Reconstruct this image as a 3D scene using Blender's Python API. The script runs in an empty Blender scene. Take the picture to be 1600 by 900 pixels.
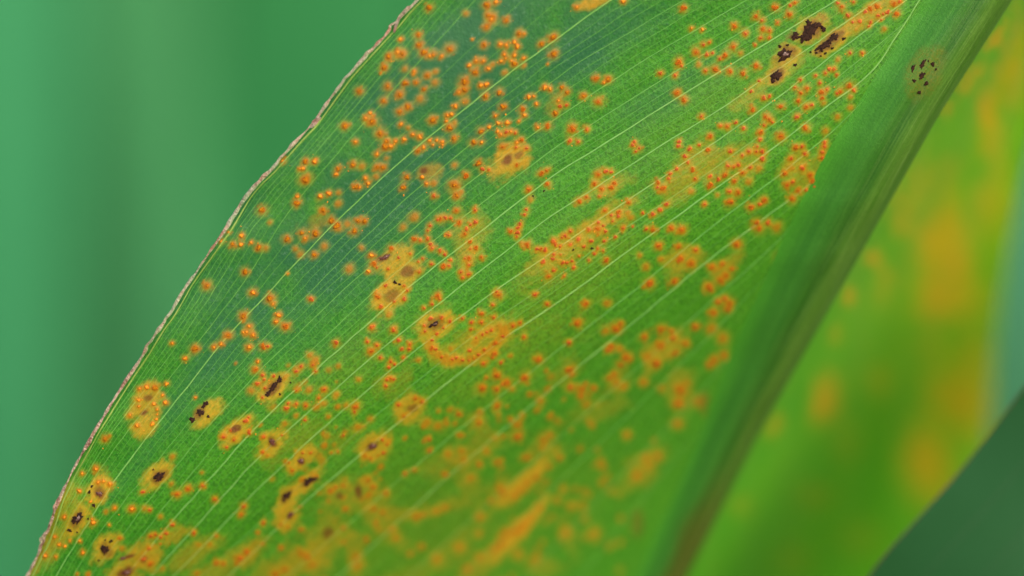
import bpy, math, random
import numpy as np
from mathutils import Vector, Matrix

# ------------------------------------------------------------------ camera, sky, sun, exposure
sc = bpy.context.scene
col = sc.collection
DIST = 0.278                       # camera to the leaf, metres (macro lens)
PX = 0.1 / 1600                    # one photograph pixel on the leaf, metres

cam_d = bpy.data.cameras.new('camera')
cam_d.lens = 100.0
cam_d.sensor_width = 36.0
cam_d.clip_start = 0.005
cam_d.clip_end = 50.0
cam_d.dof.use_dof = True
cam_d.dof.focus_distance = DIST - 0.0002
cam_d.dof.aperture_fstop = 5.1
cam_d.dof.aperture_blades = 0
cam = bpy.data.objects.new('camera', cam_d)
col.objects.link(cam)
cam.location = (0, -DIST, 0)
cam.rotation_euler = (math.radians(90), 0, 0)
sc.camera = cam

SUN_DIR = Vector((0.42, -0.80, 0.40)).normalized()      # towards the sun
w = bpy.data.worlds.new('World')
sc.world = w
w.use_nodes = True
wn = w.node_tree.nodes
wl = w.node_tree.links
sky = wn.new('ShaderNodeTexSky')
sky.sky_type = 'NISHITA'
sky.sun_disc = False
sky.sun_elevation = math.asin(SUN_DIR.z)
sky.sun_rotation = math.atan2(SUN_DIR.x, SUN_DIR.y)
sky.dust_density = 3.0
sky.ozone_density = 1.0
bg = wn['Background']
bg.inputs['Strength'].default_value = 0.14
wl.new(sky.outputs[0], bg.inputs['Color'])

sun_d = bpy.data.lights.new('sun', 'SUN')
sun_d.energy = 1.5
sun_d.angle = math.radians(55)
sun_d.color = (1.0, 0.96, 0.9)
sun = bpy.data.objects.new('sun', sun_d)
col.objects.link(sun)
sun.rotation_euler = SUN_DIR.to_track_quat('Z', 'Y').to_euler()
sun.location = (-0.3, -0.4, 0.5)

sc.view_settings.view_transform = 'Standard'
sc.view_settings.look = 'None'
sc.view_settings.gamma = 1
sc.view_settings.use_curve_mapping = False
sc.view_settings.exposure = 1.05
sc.render.engine = 'CYCLES'
sc.cycles.use_denoising = True

# ------------------------------------------------------------------ helpers
rng = np.random.default_rng(7)
random.seed(7)

def P(px, py, d):
    """point at depth d (metres behind the leaf plane) in the direction of a photograph position"""
    k = PX * (DIST + d) / DIST
    return np.stack([(px - 800) * k, d + 0 * px, (450 - py) * k], -1)

def smooth(a, b, x):
    t = np.clip((x - a) / (b - a), 0, 1)
    return t * t * (3 - 2 * t)

def mesh_obj(name, verts, faces, mat, parent=None, shade=True):
    me = bpy.data.meshes.new(name)
    me.from_pydata([tuple(map(float, v)) for v in verts] if not isinstance(verts, list) else verts, [], faces)
    if shade:
        me.shade_smooth()
    if mat:
        me.materials.append(mat)
    o = bpy.data.objects.new(name, me)
    col.objects.link(o)
    if parent is not None:
        attach(o, parent)
    return o

def attach(o, parent):
    o.parent = parent
    # parts are modelled in place: undo the thing's own offset (a part's own part has none to undo)
    o.matrix_parent_inverse = Matrix.Translation(-parent.location) if parent.parent is None else Matrix()

def grid_mesh(name, V, mat, parent=None):
    n, m, _ = V.shape
    me = bpy.data.meshes.new(name)
    idx = np.arange(n * m).reshape(n, m)
    f = np.stack([idx[:-1, :-1], idx[1:, :-1], idx[1:, 1:], idx[:-1, 1:]], -1).reshape(-1, 4)
    me.vertices.add(n * m)
    me.vertices.foreach_set('co', V.reshape(-1).astype(np.float32))
    me.loops.add(f.size)
    me.loops.foreach_set('vertex_index', f.reshape(-1).astype(np.int32))
    me.polygons.add(len(f))
    me.polygons.foreach_set('loop_start', (np.arange(len(f)) * 4).astype(np.int32))
    me.update(calc_edges=True)
    me.validate()
    me.shade_smooth()
    if mat:
        me.materials.append(mat)
    o = bpy.data.objects.new(name, me)
    col.objects.link(o)
    if parent is not None:
        attach(o, parent)
    return o, f

def add_uv(o, f, U, V_):
    uv = o.data.uv_layers.new(name='UVMap')
    a = np.stack([U.reshape(-1)[f.reshape(-1)], V_.reshape(-1)[f.reshape(-1)]], -1)
    uv.data.foreach_set('uv', a.reshape(-1).astype(np.float32))

def add_attr(o, name, rgba):
    at = o.data.attributes.new(name, 'FLOAT_COLOR', 'POINT')
    at.data.foreach_set('color', rgba.reshape(-1).astype(np.float32))

def tag(o, label=None, cat=None, group=None, kind=None):
    if label: o['label'] = label
    if cat: o['category'] = cat
    if group: o['group'] = group
    if kind: o['kind'] = kind

def curve_fn(pts, sig=14):
    """smoothed x(y) from a list of (x, y)"""
    pts = sorted(pts, key=lambda p: p[1])
    y = np.array([p[1] for p in pts], float)
    x = np.array([p[0] for p in pts], float)
    s0 = (x[1] - x[0]) / (y[1] - y[0])
    s1 = (x[-1] - x[-2]) / (y[-1] - y[-2])
    Y = np.arange(-300, 1301, 4.0)
    X = np.interp(Y, y, x)
    X = np.where(Y < y[0], x[0] + s0 * (Y - y[0]), X)
    X = np.where(Y > y[-1], x[-1] + s1 * (Y - y[-1]), X)
    if sig:
        k = np.exp(-0.5 * (np.arange(-12, 13) * 4 / sig) ** 2)
        k /= k.sum()
        Xp = np.pad(X, 12, mode='reflect', reflect_type='odd')
        X = np.convolve(Xp, k, 'valid')
    return lambda q: np.interp(q, Y, X)

# ------------------------------------------------------------------ outlines measured on the leaf
margin_pts = [(870, -260), (790, -160), (700, -58), (650, 0), (630, 20), (616, 38), (600, 55), (575, 82), (540, 120), (520, 147),
              (486, 194), (457, 225), (440, 245), (417, 271), (400, 286), (382, 307), (350, 360), (320, 402), (287, 450),
              (260, 497), (245, 517), (222, 555), (200, 587), (172, 630), (145, 675), (110, 737), (86, 787), (72, 832),
              (62, 856), (41, 900), (0, 990), (-60, 1120), (-100, 1210)]
margin_x = curve_fn(margin_pts, 5)
ribL = curve_fn([(1568, -250), (1500, -120), (1440, 0), (1392, 75), (1345, 150), (1300, 225), (1240, 330), (1190, 440),
                 (1140, 560), (1092, 675), (1040, 800), (995, 900), (930, 1050), (880, 1180)], 30)
ribR = curve_fn([(1740, -250), (1582, 0), (1470, 175), (1442, 225), (1315, 450), (1188, 675), (1075, 900), (990, 1080), (930, 1200)], 30)

VEINS = [  # (brightness, width px, points)
    (0.65, 1.5, [(695, 0), (507, 222), (390, 362), (335, 452), (262, 560), (175, 675), (125, 757), (51, 900)]),
    (0.75, 1.7, [(722, 22), (545, 217), (450, 330), (375, 450), (290, 560), (197, 675), (160, 727), (105, 818), (66, 900)]),
    (0.95, 2.6, [(950, 2), (800, 111), (657, 225), (575, 297), (530, 342), (482, 390), (426, 450), (347, 535), (236, 675), (185, 740), (120, 845), (88, 900)]),
    (0.60, 1.6, [(1060, 5), (900, 100), (810, 165), (700, 255), (632, 312), (550, 390), (490, 450), (390, 552), (282, 675), (200, 775), (145, 846), (115, 900)]),
    (0.85, 2.0, [(1167, 0), (1095, 42), (1017, 87), (925, 147), (822, 217), (700, 310), (540, 450), (407, 577), (317, 675), (245, 765), (142, 900)]),
    (0.85, 2.1, [(1240, 0), (1200, 25), (1062, 107), (915, 200), (872, 227), (700, 357), (590, 450), (450, 580), (352, 675), (250, 800), (172, 900)]),
    (1.00, 3.0, [(1307, 0), (1200, 66), (1120, 115), (942, 226), (867, 272), (700, 400), (637, 450), (500, 572), (395, 672), (275, 807), (203, 892)]),
    (1.00, 2.6, [(1372, 0), (1235, 95), (1200, 118), (1145, 158), (1037, 225), (850, 345), (717, 450), (600, 542), (450, 672), (400, 718), (275, 856), (237, 900)]),
    (1.00, 2.6, [(1417, 0), (1320, 72), (1200, 164), (1110, 227), (975, 317), (780, 450), (665, 535), (600, 587), (497, 675), (402, 765), (275, 897)]),
    (0.60, 1.8, [(1360, 80), (1317, 115), (1200, 202), (1100, 275), (962, 367), (850, 447), (750, 516), (640, 605), (550, 682), (450, 775), (316, 900)]),
    (1.00, 3.0, [(1437, 0), (1417, 32), (1397, 62), (1375, 97), (1350, 125), (1300, 160), (1217, 225), (1100, 308), (950, 415), (905, 450), (782, 532), (605, 674), (480, 780), (352, 905)]),
    (0.90, 2.8, [(1345, 160), (1300, 208), (1222, 270), (1100, 365), (990, 455), (850, 565), (700, 685), (560, 805), (450, 900)]),
    (0.95, 3.0, [(1290, 260), (1262, 292), (1207, 332), (1100, 412), (1000, 495), (850, 617), (700, 745), (530, 900)]),
    (0.85, 2.6, [(1240, 350), (1212, 380), (1150, 437), (1050, 527), (900, 660), (760, 790), (640, 900)]),
    (0.80, 2.6, [(1200, 430), (1100, 535), (950, 680), (830, 795), (725, 900)]),
    (0.80, 2.6, [(1150, 550), (1050, 660), (930, 785), (825, 900)]),
    (0.75, 2.4, [(1100, 665), (1000, 785), (908, 900)]),
]
vein_fns = [curve_fn(v[2], 10) for v in VEINS]

def vein_index(px, py):
    """continuous vein coordinate: 0 at the margin, 1 at the first vein, ..."""
    px = np.atleast_1d(px); py = np.atleast_1d(py)
    xs = [margin_x(py)] + [f(py) for f in vein_fns]
    for i in range(1, len(xs)):
        xs[i] = np.maximum(xs[i], xs[i - 1] + 3)
    u = np.zeros_like(px, float)
    for i in range(len(xs) - 1):
        t = (px - xs[i]) / (xs[i + 1] - xs[i])
        if i == 0:
            u = t
        else:
            u = np.where(px > xs[i], i + t, u)
    last = len(xs) - 1
    u = np.where(px > xs[-1], last + (px - xs[-1]) / 85.0, u)
    return u

def value_noise(shape, cell, seed):
    r = np.random.default_rng(seed)
    n, m = shape
    gy, gx = int(n / cell) + 3, int(m / cell) + 3
    g = r.random((gy, gx))
    y = np.arange(n) / cell; x = np.arange(m) / cell
    yi = y.astype(int); xi = x.astype(int)
    fy = (y - yi)[:, None]; fx = (x - xi)[None, :]
    fy = fy * fy * (3 - 2 * fy); fx = fx * fx * (3 - 2 * fx)
    a = g[yi][:, xi]; b = g[yi][:, xi + 1]; c = g[yi + 1][:, xi]; d = g[yi + 1][:, xi + 1]
    return (a * (1 - fx) + b * fx) * (1 - fy) + (c * (1 - fx) + d * fx) * fy

def leaf_depth(px, py):
    """how far the left half of the blade lies behind the plane of focus, metres"""
    s = ((px - 60) * 0.47 + (py - 850) * 0.883) * PX
    k = 0.0035
    ramp = k * np.logaddexp(0, s / k)
    d = 0.10 * s + 0.64 * ramp
    u = vein_index(px, py)
    fade = smooth(0.5, 2.0, u)
    d = d + 0.00004 * fade * np.cos(2 * np.pi * u)            # pleats between the veins
    d = d + 0.0006 * np.sin(px * 0.006 + py * 0.011) * smooth(0, 3, u)
    m = px - margin_x(py)
    d = d + 0.0009 * np.exp(-np.maximum(m, 0) / 14.0)         # margin rolls back a little
    d = d + 0.00025 * np.sin(py * 0.045 + 0.6 * np.sin(py * 0.017)) * np.exp(-np.maximum(m, 0) / 60.0)
    return d

def leaf_point(px, py):
    px = np.asarray(px, float); py = np.asarray(py, float)
    return P(px, py, leaf_depth(px, py).reshape(px.shape))

def leaf_frame(px, py):
    px = np.atleast_1d(np.asarray(px, float)); py = np.atleast_1d(np.asarray(py, float))
    e = 3.0
    p0 = leaf_point(px, py)
    a = leaf_point(px + e, py) - leaf_point(px - e, py)
    b = leaf_point(px, py - e) - leaf_point(px, py + e)
    n = np.cross(a, b)
    n /= np.linalg.norm(n, axis=1)[:, None]
    n = np.where(n[:, 1:2] > 0, -n, n)
    return p0, n

# ------------------------------------------------------------------ rust pustules, measured tile by tile
# (tile origin), then x, y, radius in quarter pixels; a negative radius is only a flat rusty stain
TILES = {
 (400, 0): [(1083,45,22),(1445,30,22),(1500,10,18),(1455,95,20),(1480,105,26),(1470,120,18),(1440,165,20),(1565,125,22),(1015,215,22),
  (1018,280,22),(1050,325,22),(1085,348,16),(1105,342,20),(1160,350,18),(1212,308,26),(902,245,14),(828,352,22),(885,325,18),(912,335,24),
  (802,420,20),(780,455,8),(930,430,-16),(988,445,18),(985,462,12),(1070,470,22),(1120,445,-14),(1118,512,-18),(930,518,20),(1000,515,20),
  (823,537,24),(1050,557,20),(645,568,22),(898,590,24),(1025,615,-20),(798,628,20),(897,695,22),(948,665,20),(905,775,16),(950,800,-12),
  (712,705,16),(685,738,18),(725,757,26),(557,787,22),(775,832,26),(620,885,18),(815,885,20),(870,882,14),(925,870,18),(980,840,18),
  (1022,855,18),(1352,245,7),(1427,278,20),(1527,275,18),(1565,280,18),(1550,340,18),(1530,380,16),(1558,362,16),(1595,380,14),
  (1375,378,18),(1420,380,18),(1332,407,14),(1370,450,22),(1452,428,16),(1480,400,-12),(1555,450,-14),(1303,510,26),(1405,532,16),
  (1440,525,18),(1302,560,22),(1267,575,18),(1435,600,20),(1520,577,20),(1308,632,-16),(1245,662,18),(1545,665,22),(1105,748,22),
  (1195,720,16),(1220,712,16),(1190,755,14),(1210,797,24),(1240,770,-14),(1495,722,18),(1513,768,14),(1570,765,16),(1457,793,16),
  (1405,820,20),(1235,862,20),(1510,820,14),(1530,838,18),(1565,825,18),(1592,820,14),(1085,878,16),(1165,885,18),(1130,875,14),
  (1360,885,20),(1410,888,18),(1310,80,-14)],
 (800, 0): [(405,42,18),(695,5,16),(1072,48,22),(45,208,22),(75,210,14),(257,230,24),(185,273,20),(15,262,18),(33,287,18),(15,345,18),
  (72,362,16),(15,395,20),(78,408,-12),(262,335,24),(222,400,8),(205,545,18),(238,555,18),(312,545,20),(345,575,20),(290,627,18),
  (300,662,18),(340,655,14),(270,705,20),(105,605,18),(135,600,16),(152,648,16),(68,682,20),(78,718,18),(42,757,12),(448,598,22),
  (540,635,26),(525,488,20),(598,495,20),(575,515,12),(928,455,18),(1122,175,16),(1190,182,14),(1042,388,24),(1060,410,16),(1020,468,16),
  (1150,325,24),(1198,278,18),(1235,262,14),(1218,340,16),(1255,330,12),(1390,162,22),(1385,292,22),(1300,365,14),(1330,345,20),
  (1430,330,-16),(1460,208,18),(1525,100,22),(1562,127,18),(1568,180,22),(1555,235,14),(1030,580,20),(1075,625,20),(1210,440,14),
  (1272,432,24),(1365,445,22),(1445,460,22),(1525,410,20),(1545,505,12),(1183,727,16),(1495,570,14),(1575,610,18),(1505,685,20),
  (1585,730,20),(1305,785,16),(1345,790,20),(1400,765,14),(1448,800,18),(1240,850,20),(1555,825,22),(1550,872,18),(1045,885,18),
  (1575,782,16),(160,795,16),(222,787,20),(380,805,26),(468,808,18),(362,878,18),(415,885,18),(20,830,14),(60,873,20),(30,890,14),
  (765,885,14),(1165,400,-14),(1520,280,10)],
 (1200, 0): [(45,45,24),(135,88,22),(168,16,20),(140,32,16),(60,140,14),(10,190,14),(10,235,14),(462,40,22),(438,18,16),(500,95,16),
  (535,10,14),(575,132,18),(640,55,24),(682,40,22),(610,72,16),(690,95,18),(720,85,18),(748,74,18),(790,22,22),(822,8,18),(805,85,22),
  (530,138,12),(642,138,14),(633,162,12),(710,122,12),(730,178,-14),(555,182,-10),(515,330,16),(590,330,14),(438,370,-12),(205,497,14),
  (300,470,14),(325,518,14),(360,455,16),(385,430,16),(412,430,14),(430,465,12),(245,550,20),(205,580,20),(170,545,14),(190,628,20),
  (240,668,20),(275,655,16),(335,575,22),(340,612,20),(370,558,16),(350,645,-12),(452,572,20),(432,582,12),(510,535,26),(537,562,16),
  (80,665,20),(180,730,18),(10,745,22),(27,762,14),(232,798,22),(80,850,28),(360,815,-18),(435,730,-18),(515,670,-14),(515,605,-14),
  (355,890,16),(10,600,14)],
 (300, 225): [(567,108,18),(707,108,20),(765,108,18),(692,152,18),(673,154,14),(708,222,28),(912,155,22),(900,188,16),(1005,130,22),
  (1060,140,-16),(1082,213,18),(1100,245,18),(1150,203,-14),(1025,266,22),(1008,271,12),(1047,270,14),(1158,143,22),(1192,145,20),
  (1155,62,18),(1215,88,-12),(1205,16,24),(1240,12,18),(1415,40,20),(1445,20,18),(1505,5,12),(1565,5,12),(1343,205,22),(1320,270,20),
  (1438,205,16),(1465,247,18),(1510,245,-16),(1510,322,18),(800,325,18),(855,308,18),(915,303,-14),(912,372,-16),(657,328,14),
  (655,368,24),(818,412,22),(437,412,24),(485,490,-12),(870,478,24),(905,512,26),(970,497,-18),(1038,478,20),(1078,480,20),
  (1015,542,24),(770,560,26),(685,555,20),(705,588,18),(595,593,22),(308,573,18),(252,625,20),(303,628,18),(368,615,14),(415,645,20),
  (460,650,-14),(230,553,14),(182,610,16),(645,655,-14),(675,692,-16),(763,692,20),(825,637,-18),(330,797,22),(597,810,8),(95,885,24),
  (1390,457,-20),(1320,518,-16),(1553,466,24),(1583,460,18),(1536,472,16),(1488,510,16),(1475,540,14),(1390,593,20),(1425,600,14),
  (1472,590,18),(1490,625,16),(1500,650,18),(1550,665,16),(1580,690,14),(1440,715,14),(1415,735,14),(1363,685,12),(1495,750,16),
  (1570,765,20),(1060,645,-14),(1120,695,18),(1138,748,22),(1155,772,14),(1245,650,22),(1103,795,16),(1290,710,14),(1225,780,14),
  (985,780,-20),(1420,800,16),(1210,885,14),(1325,885,14),(1590,565,12)],
 (700, 225): [(340,18,22),(430,130,22),(490,25,18),(425,20,14),(190,120,22),(215,155,18),(255,160,12),(40,130,-14),(112,198,24),
  (40,255,28),(55,322,24),(50,415,20),(170,412,18),(15,462,18),(70,492,20),(170,488,18),(140,505,16),(115,530,16),(105,560,20),
  (5,570,16),(138,610,20),(175,648,22),(140,655,12),(130,715,24),(107,715,14),(130,755,18),(208,705,20),(15,725,14),(5,760,14),
  (80,800,16),(92,835,16),(128,813,18),(585,182,20),(615,165,20),(620,248,20),(505,285,22),(515,345,-16),(490,410,18),(478,440,16),
  (450,500,18),(438,522,18),(392,545,20),(435,552,18),(430,577,14),(495,630,22),(460,620,-12),(940,190,22),(985,170,18),(1020,175,16),
  (915,248,20),(960,280,24),(1040,245,22),(1020,270,20),(945,325,14),(865,330,22),(822,358,22),(1128,365,22),(1155,5,14),(1195,25,16),
  (1175,45,12),(1440,10,18),(1480,75,16),(1510,30,16),(1570,5,14),(1500,115,16),(1530,160,20),(1545,215,18),(1390,185,16),(1380,215,16),
  (1315,240,20),(1345,275,24),(1310,270,14),(1430,155,16),(1520,295,-18),(980,415,20),(1020,445,18),(1065,425,20),(1065,450,16),
  (1030,482,14),(940,490,18),(935,530,24),(880,535,18),(985,545,14),(970,510,14),(1095,525,16),(1125,430,-14),(1045,580,14),(765,545,20),
  (732,573,20),(713,583,14),(658,608,20),(672,628,14),(580,655,22),(607,661,20),(558,655,16),(815,595,18),(765,628,14),(850,640,18),
  (895,605,18),(975,605,16),(970,665,14),(935,655,14),(990,725,22),(660,690,20),(655,717,18),(705,690,12),(700,640,14),(595,735,20),
  (718,740,18),(742,740,16),(785,770,16),(775,730,16),(820,700,14),(915,685,14),(880,725,14),(630,825,22),(660,790,16),(725,825,12),
  (1280,437,18),(1325,410,18),(1365,375,20),(1218,430,14),(1145,460,-18),(1155,515,10),(1280,535,22),(1240,530,14),(1395,525,22),
  (1460,535,24),(1315,635,24),(1440,643,22),(1548,660,20),(1450,718,30),(1520,745,26),(1240,765,-20),(1260,870,28),(1415,855,28),
  (1330,720,-16),(1200,695,-12)],
 (1100, 225): [(25,35,22),(165,45,18),(280,45,20),(240,70,16),(328,46,18),(362,45,20),(365,90,20),(335,15,14),(150,135,18),(215,130,18),
  (188,142,14),(290,145,16),(240,178,22),(130,195,22),(90,220,18),(190,230,22),(40,200,18),(40,255,24),(345,150,-16),(280,235,-18),
  (160,295,20),(215,300,22),(165,360,26),(85,320,-12),(5,375,14),(295,395,24),(375,352,22),(350,375,18),(575,20,22),(612,14,18),
  (630,60,16),(545,90,18),(755,15,20),(740,50,20),(740,85,18),(505,182,24),(545,150,-20),(615,148,20),(665,195,22),(680,230,24),
  (725,265,24),(690,265,16),(590,290,22),(640,285,18),(520,255,24),(555,235,18),(550,340,24),(785,175,26),(330,490,26),(345,527,26),
  (400,490,20),(455,520,-22),(205,628,26),(475,710,-24),(50,770,22),(115,750,20),(175,780,26),(140,820,26),(105,850,24),(30,885,22),
  (455,875,18)],
 (200, 450): [(780,28,20),(885,65,26),(905,100,14),(1145,70,18),(720,175,24),(755,240,18),(740,275,20),(780,292,18),(718,277,10),
  (940,170,18),(925,210,16),(985,240,24),(755,370,20),(845,367,22),(872,365,14),(625,295,22),(580,350,18),(535,370,18),(418,378,22),
  (355,440,18),(275,345,14),(1300,340,20),(1140,418,-18),(1525,242,20),(1495,335,14),(1520,395,24),(1555,358,18),(1575,435,18),
  (1560,55,22),(1580,115,18),(1155,480,18),(1170,520,14),(810,460,14),(795,510,22),(840,545,18),(850,572,14),(808,597,18),(855,625,14),
  (770,640,-18),(1050,520,18),(1080,490,18),(1050,640,12),(1130,635,-16),(1225,632,20),(1190,688,16),(1220,722,-14),(1305,665,-16),
  (990,750,20),(1000,720,16),(1050,725,16),(1110,735,18),(1105,825,20),(1050,800,-14),(980,850,-18),(1250,805,-16),(1420,742,28),
  (1360,735,-18),(1415,772,18),(1515,820,-20),(1440,870,-24),(1440,570,-14),(420,685,10),(115,620,18),(165,625,22),(70,630,18),
  (240,600,16),(215,670,14),(230,715,18),(65,700,16),(65,740,16),(160,725,16),(180,760,14),(180,790,16),(55,860,20),(150,850,18),
  (175,820,14),(10,795,14),(735,830,20),(752,808,14),(755,890,18),(640,890,14),(840,685,14),(910,550,12)],
 (600, 450): [(715,42,26),(705,22,14),(945,40,18),(1020,100,18),(1260,97,22),(1395,95,-18),(335,48,22),(347,68,14),(300,100,16),
  (250,125,14),(125,68,18),(145,15,14),(65,85,12),(32,165,-16),(58,262,20),(90,325,20),(160,350,18),(155,380,14),(110,380,14),
  (120,435,14),(40,460,18),(65,475,14),(30,495,18),(40,565,22),(18,572,14),(60,570,14),(10,610,16),(215,450,-12),(610,160,22),
  (680,105,18),(610,215,20),(685,183,20),(545,215,18),(543,258,16),(490,190,16),(412,207,16),(360,185,18),(290,190,16),(250,235,16),
  (255,270,16),(330,285,18),(370,250,12),(300,325,14),(298,375,22),(322,382,14),(360,430,16),(415,380,-14),(452,435,16),(428,445,16),
  (490,450,16),(530,450,14),(535,390,16),(590,415,16),(625,385,16),(562,440,14),(575,310,12),(615,290,14),(642,275,14),(670,263,18),
  (735,270,-16),(695,345,24),(742,300,14),(805,235,20),(850,215,16),(875,305,18),(690,410,22),(678,432,16),(620,470,18),(730,465,16),
  (790,425,-12),(965,445,22),(1155,340,20),(1205,220,24),(615,625,26),(705,545,24),(765,590,22),(705,630,20),(740,602,14),(640,560,12),
  (875,560,28),(800,630,-16),(975,705,-20),(1450,255,30),(1385,270,-18),(1475,225,16),(1420,365,26),(1400,387,18),(1475,380,-16),
  (1510,435,24),(1480,480,22),(1440,540,22),(1408,562,20),(1450,590,-24),(1500,610,-20),(1155,510,28),(1175,540,16),(1165,620,20),
  (1240,630,22),(1230,670,20),(1260,600,14),(1310,625,18),(90,730,16),(195,690,18),(237,710,20),(125,800,24),(270,840,-26),
  (335,865,-30),(465,785,26),(600,780,-20),(595,840,26),(705,735,24),(715,790,-16),(790,820,22),(830,855,26),(865,795,-20),
  (340,770,-14)],
 (1000, 450): [(30,305,24),(130,260,24),(200,270,16),(205,312,20),(130,360,28),(285,345,22),(220,405,22),(105,470,30),(50,430,-24),
  (460,155,24),(490,85,20),(530,65,20),(560,97,24),(550,132,20),(440,5,20),(345,240,22),(445,255,-24),(520,315,-24),(520,415,24),
  (460,450,26),(430,480,18),(255,640,38),(240,720,30),(235,850,32),(370,710,-28),(20,590,-20)],
 (800, 675): [(35,30,36),(90,160,32),(200,50,28),(240,20,20),(190,95,22),(300,160,22),(230,215,22),(145,285,28),(95,320,26),(50,360,26),
  (20,400,24),(170,470,26),(120,530,30),(70,580,30),(20,620,34),(320,360,-24),(370,460,-24),(335,630,-30),(515,635,-28),(40,770,-24),
  (780,270,36),(910,150,28),(840,165,-26),(720,20,-24)],
 (400, 675): [(45,30,18),(160,20,16),(40,125,16),(340,130,20),(290,130,14),(205,190,16),(225,240,22),(380,275,16),(155,580,20),
  (200,595,14),(270,470,14),(45,565,14),(280,610,18),(155,725,22),(40,700,12),(10,630,12),(788,48,20),(818,78,20),(795,130,20),
  (760,146,14),(715,165,18),(678,150,22),(450,430,14),(460,365,16),(500,345,16),(545,335,18),(560,480,28),(700,300,26),(728,345,24),
  (810,380,22),(545,600,20),(550,690,16),(740,480,26),(790,505,24),(750,570,20),(770,610,-20),(850,610,24),(870,660,24),(690,670,24),
  (1035,715,22),(965,760,22),(1000,530,34),(1040,515,20),(1130,490,22),(1180,470,22),(280,760,32),(320,782,28),(350,830,26),(180,860,26),
  (120,890,24),(620,780,26),(630,840,26),(930,260,20),(990,235,18),(1185,267,22),(1080,45,20),(1050,57,14),(1085,115,20),(1200,140,-24),
  (1275,20,22),(1285,120,-20),(1300,170,-24),(1395,205,24),(1440,120,-20),(1510,190,28),(1530,358,30),(1552,382,20),(1465,430,20),
  (1500,40,-18),(1545,30,16),(1340,290,-26),(1400,530,-26),(1390,640,-20),(1270,720,-26),(1130,800,-30),(1560,640,38),(1530,700,34),
  (1490,730,30),(1400,790,-30),(1320,850,34),(510,120,14),(545,20,14),(470,130,12)],
 (0, 675): [(655,45,22),(597,232,20),(512,260,16),(495,370,16),(612,315,16),(645,308,14),(685,325,18),(565,435,12),(400,533,18),
  (580,567,20),(572,545,14),(715,475,16),(822,480,20),(900,475,-14),(935,487,14),(890,375,16),(1075,155,-14),(1070,325,-14),(1105,387,22),
  (1172,357,22),(1265,335,16),(1260,255,-10),(1340,420,18),(1395,30,20),(1460,50,18),(1415,95,14),(1555,5,16),(1520,465,18),(1505,515,18),
  (1075,580,18),(1000,530,-12),(940,650,18),(1002,656,18),(1037,634,20),(968,640,14),(1000,700,10),(1210,630,18),(1240,705,-14),
  (1310,705,-16),(1350,650,12),(895,795,22),(935,825,24),(930,730,16),(745,665,16),(435,680,10),(340,655,14),(370,705,18),(405,715,12),
  (280,775,18),(348,780,14),(515,755,18),(495,680,12),(550,890,14),(480,890,10),(660,500,-12),(680,580,10),(1350,820,18),(1395,825,18),
  (1540,750,22),(1500,790,22),(1480,820,16),(1015,855,-14),(1230,885,-16),(760,730,-14)],
}
PUST = []
for (ox, oy), lst in TILES.items():
    for x, y, r in lst:
        PUST.append((ox + x / 4, oy + y / 4, r / 4))

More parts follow.
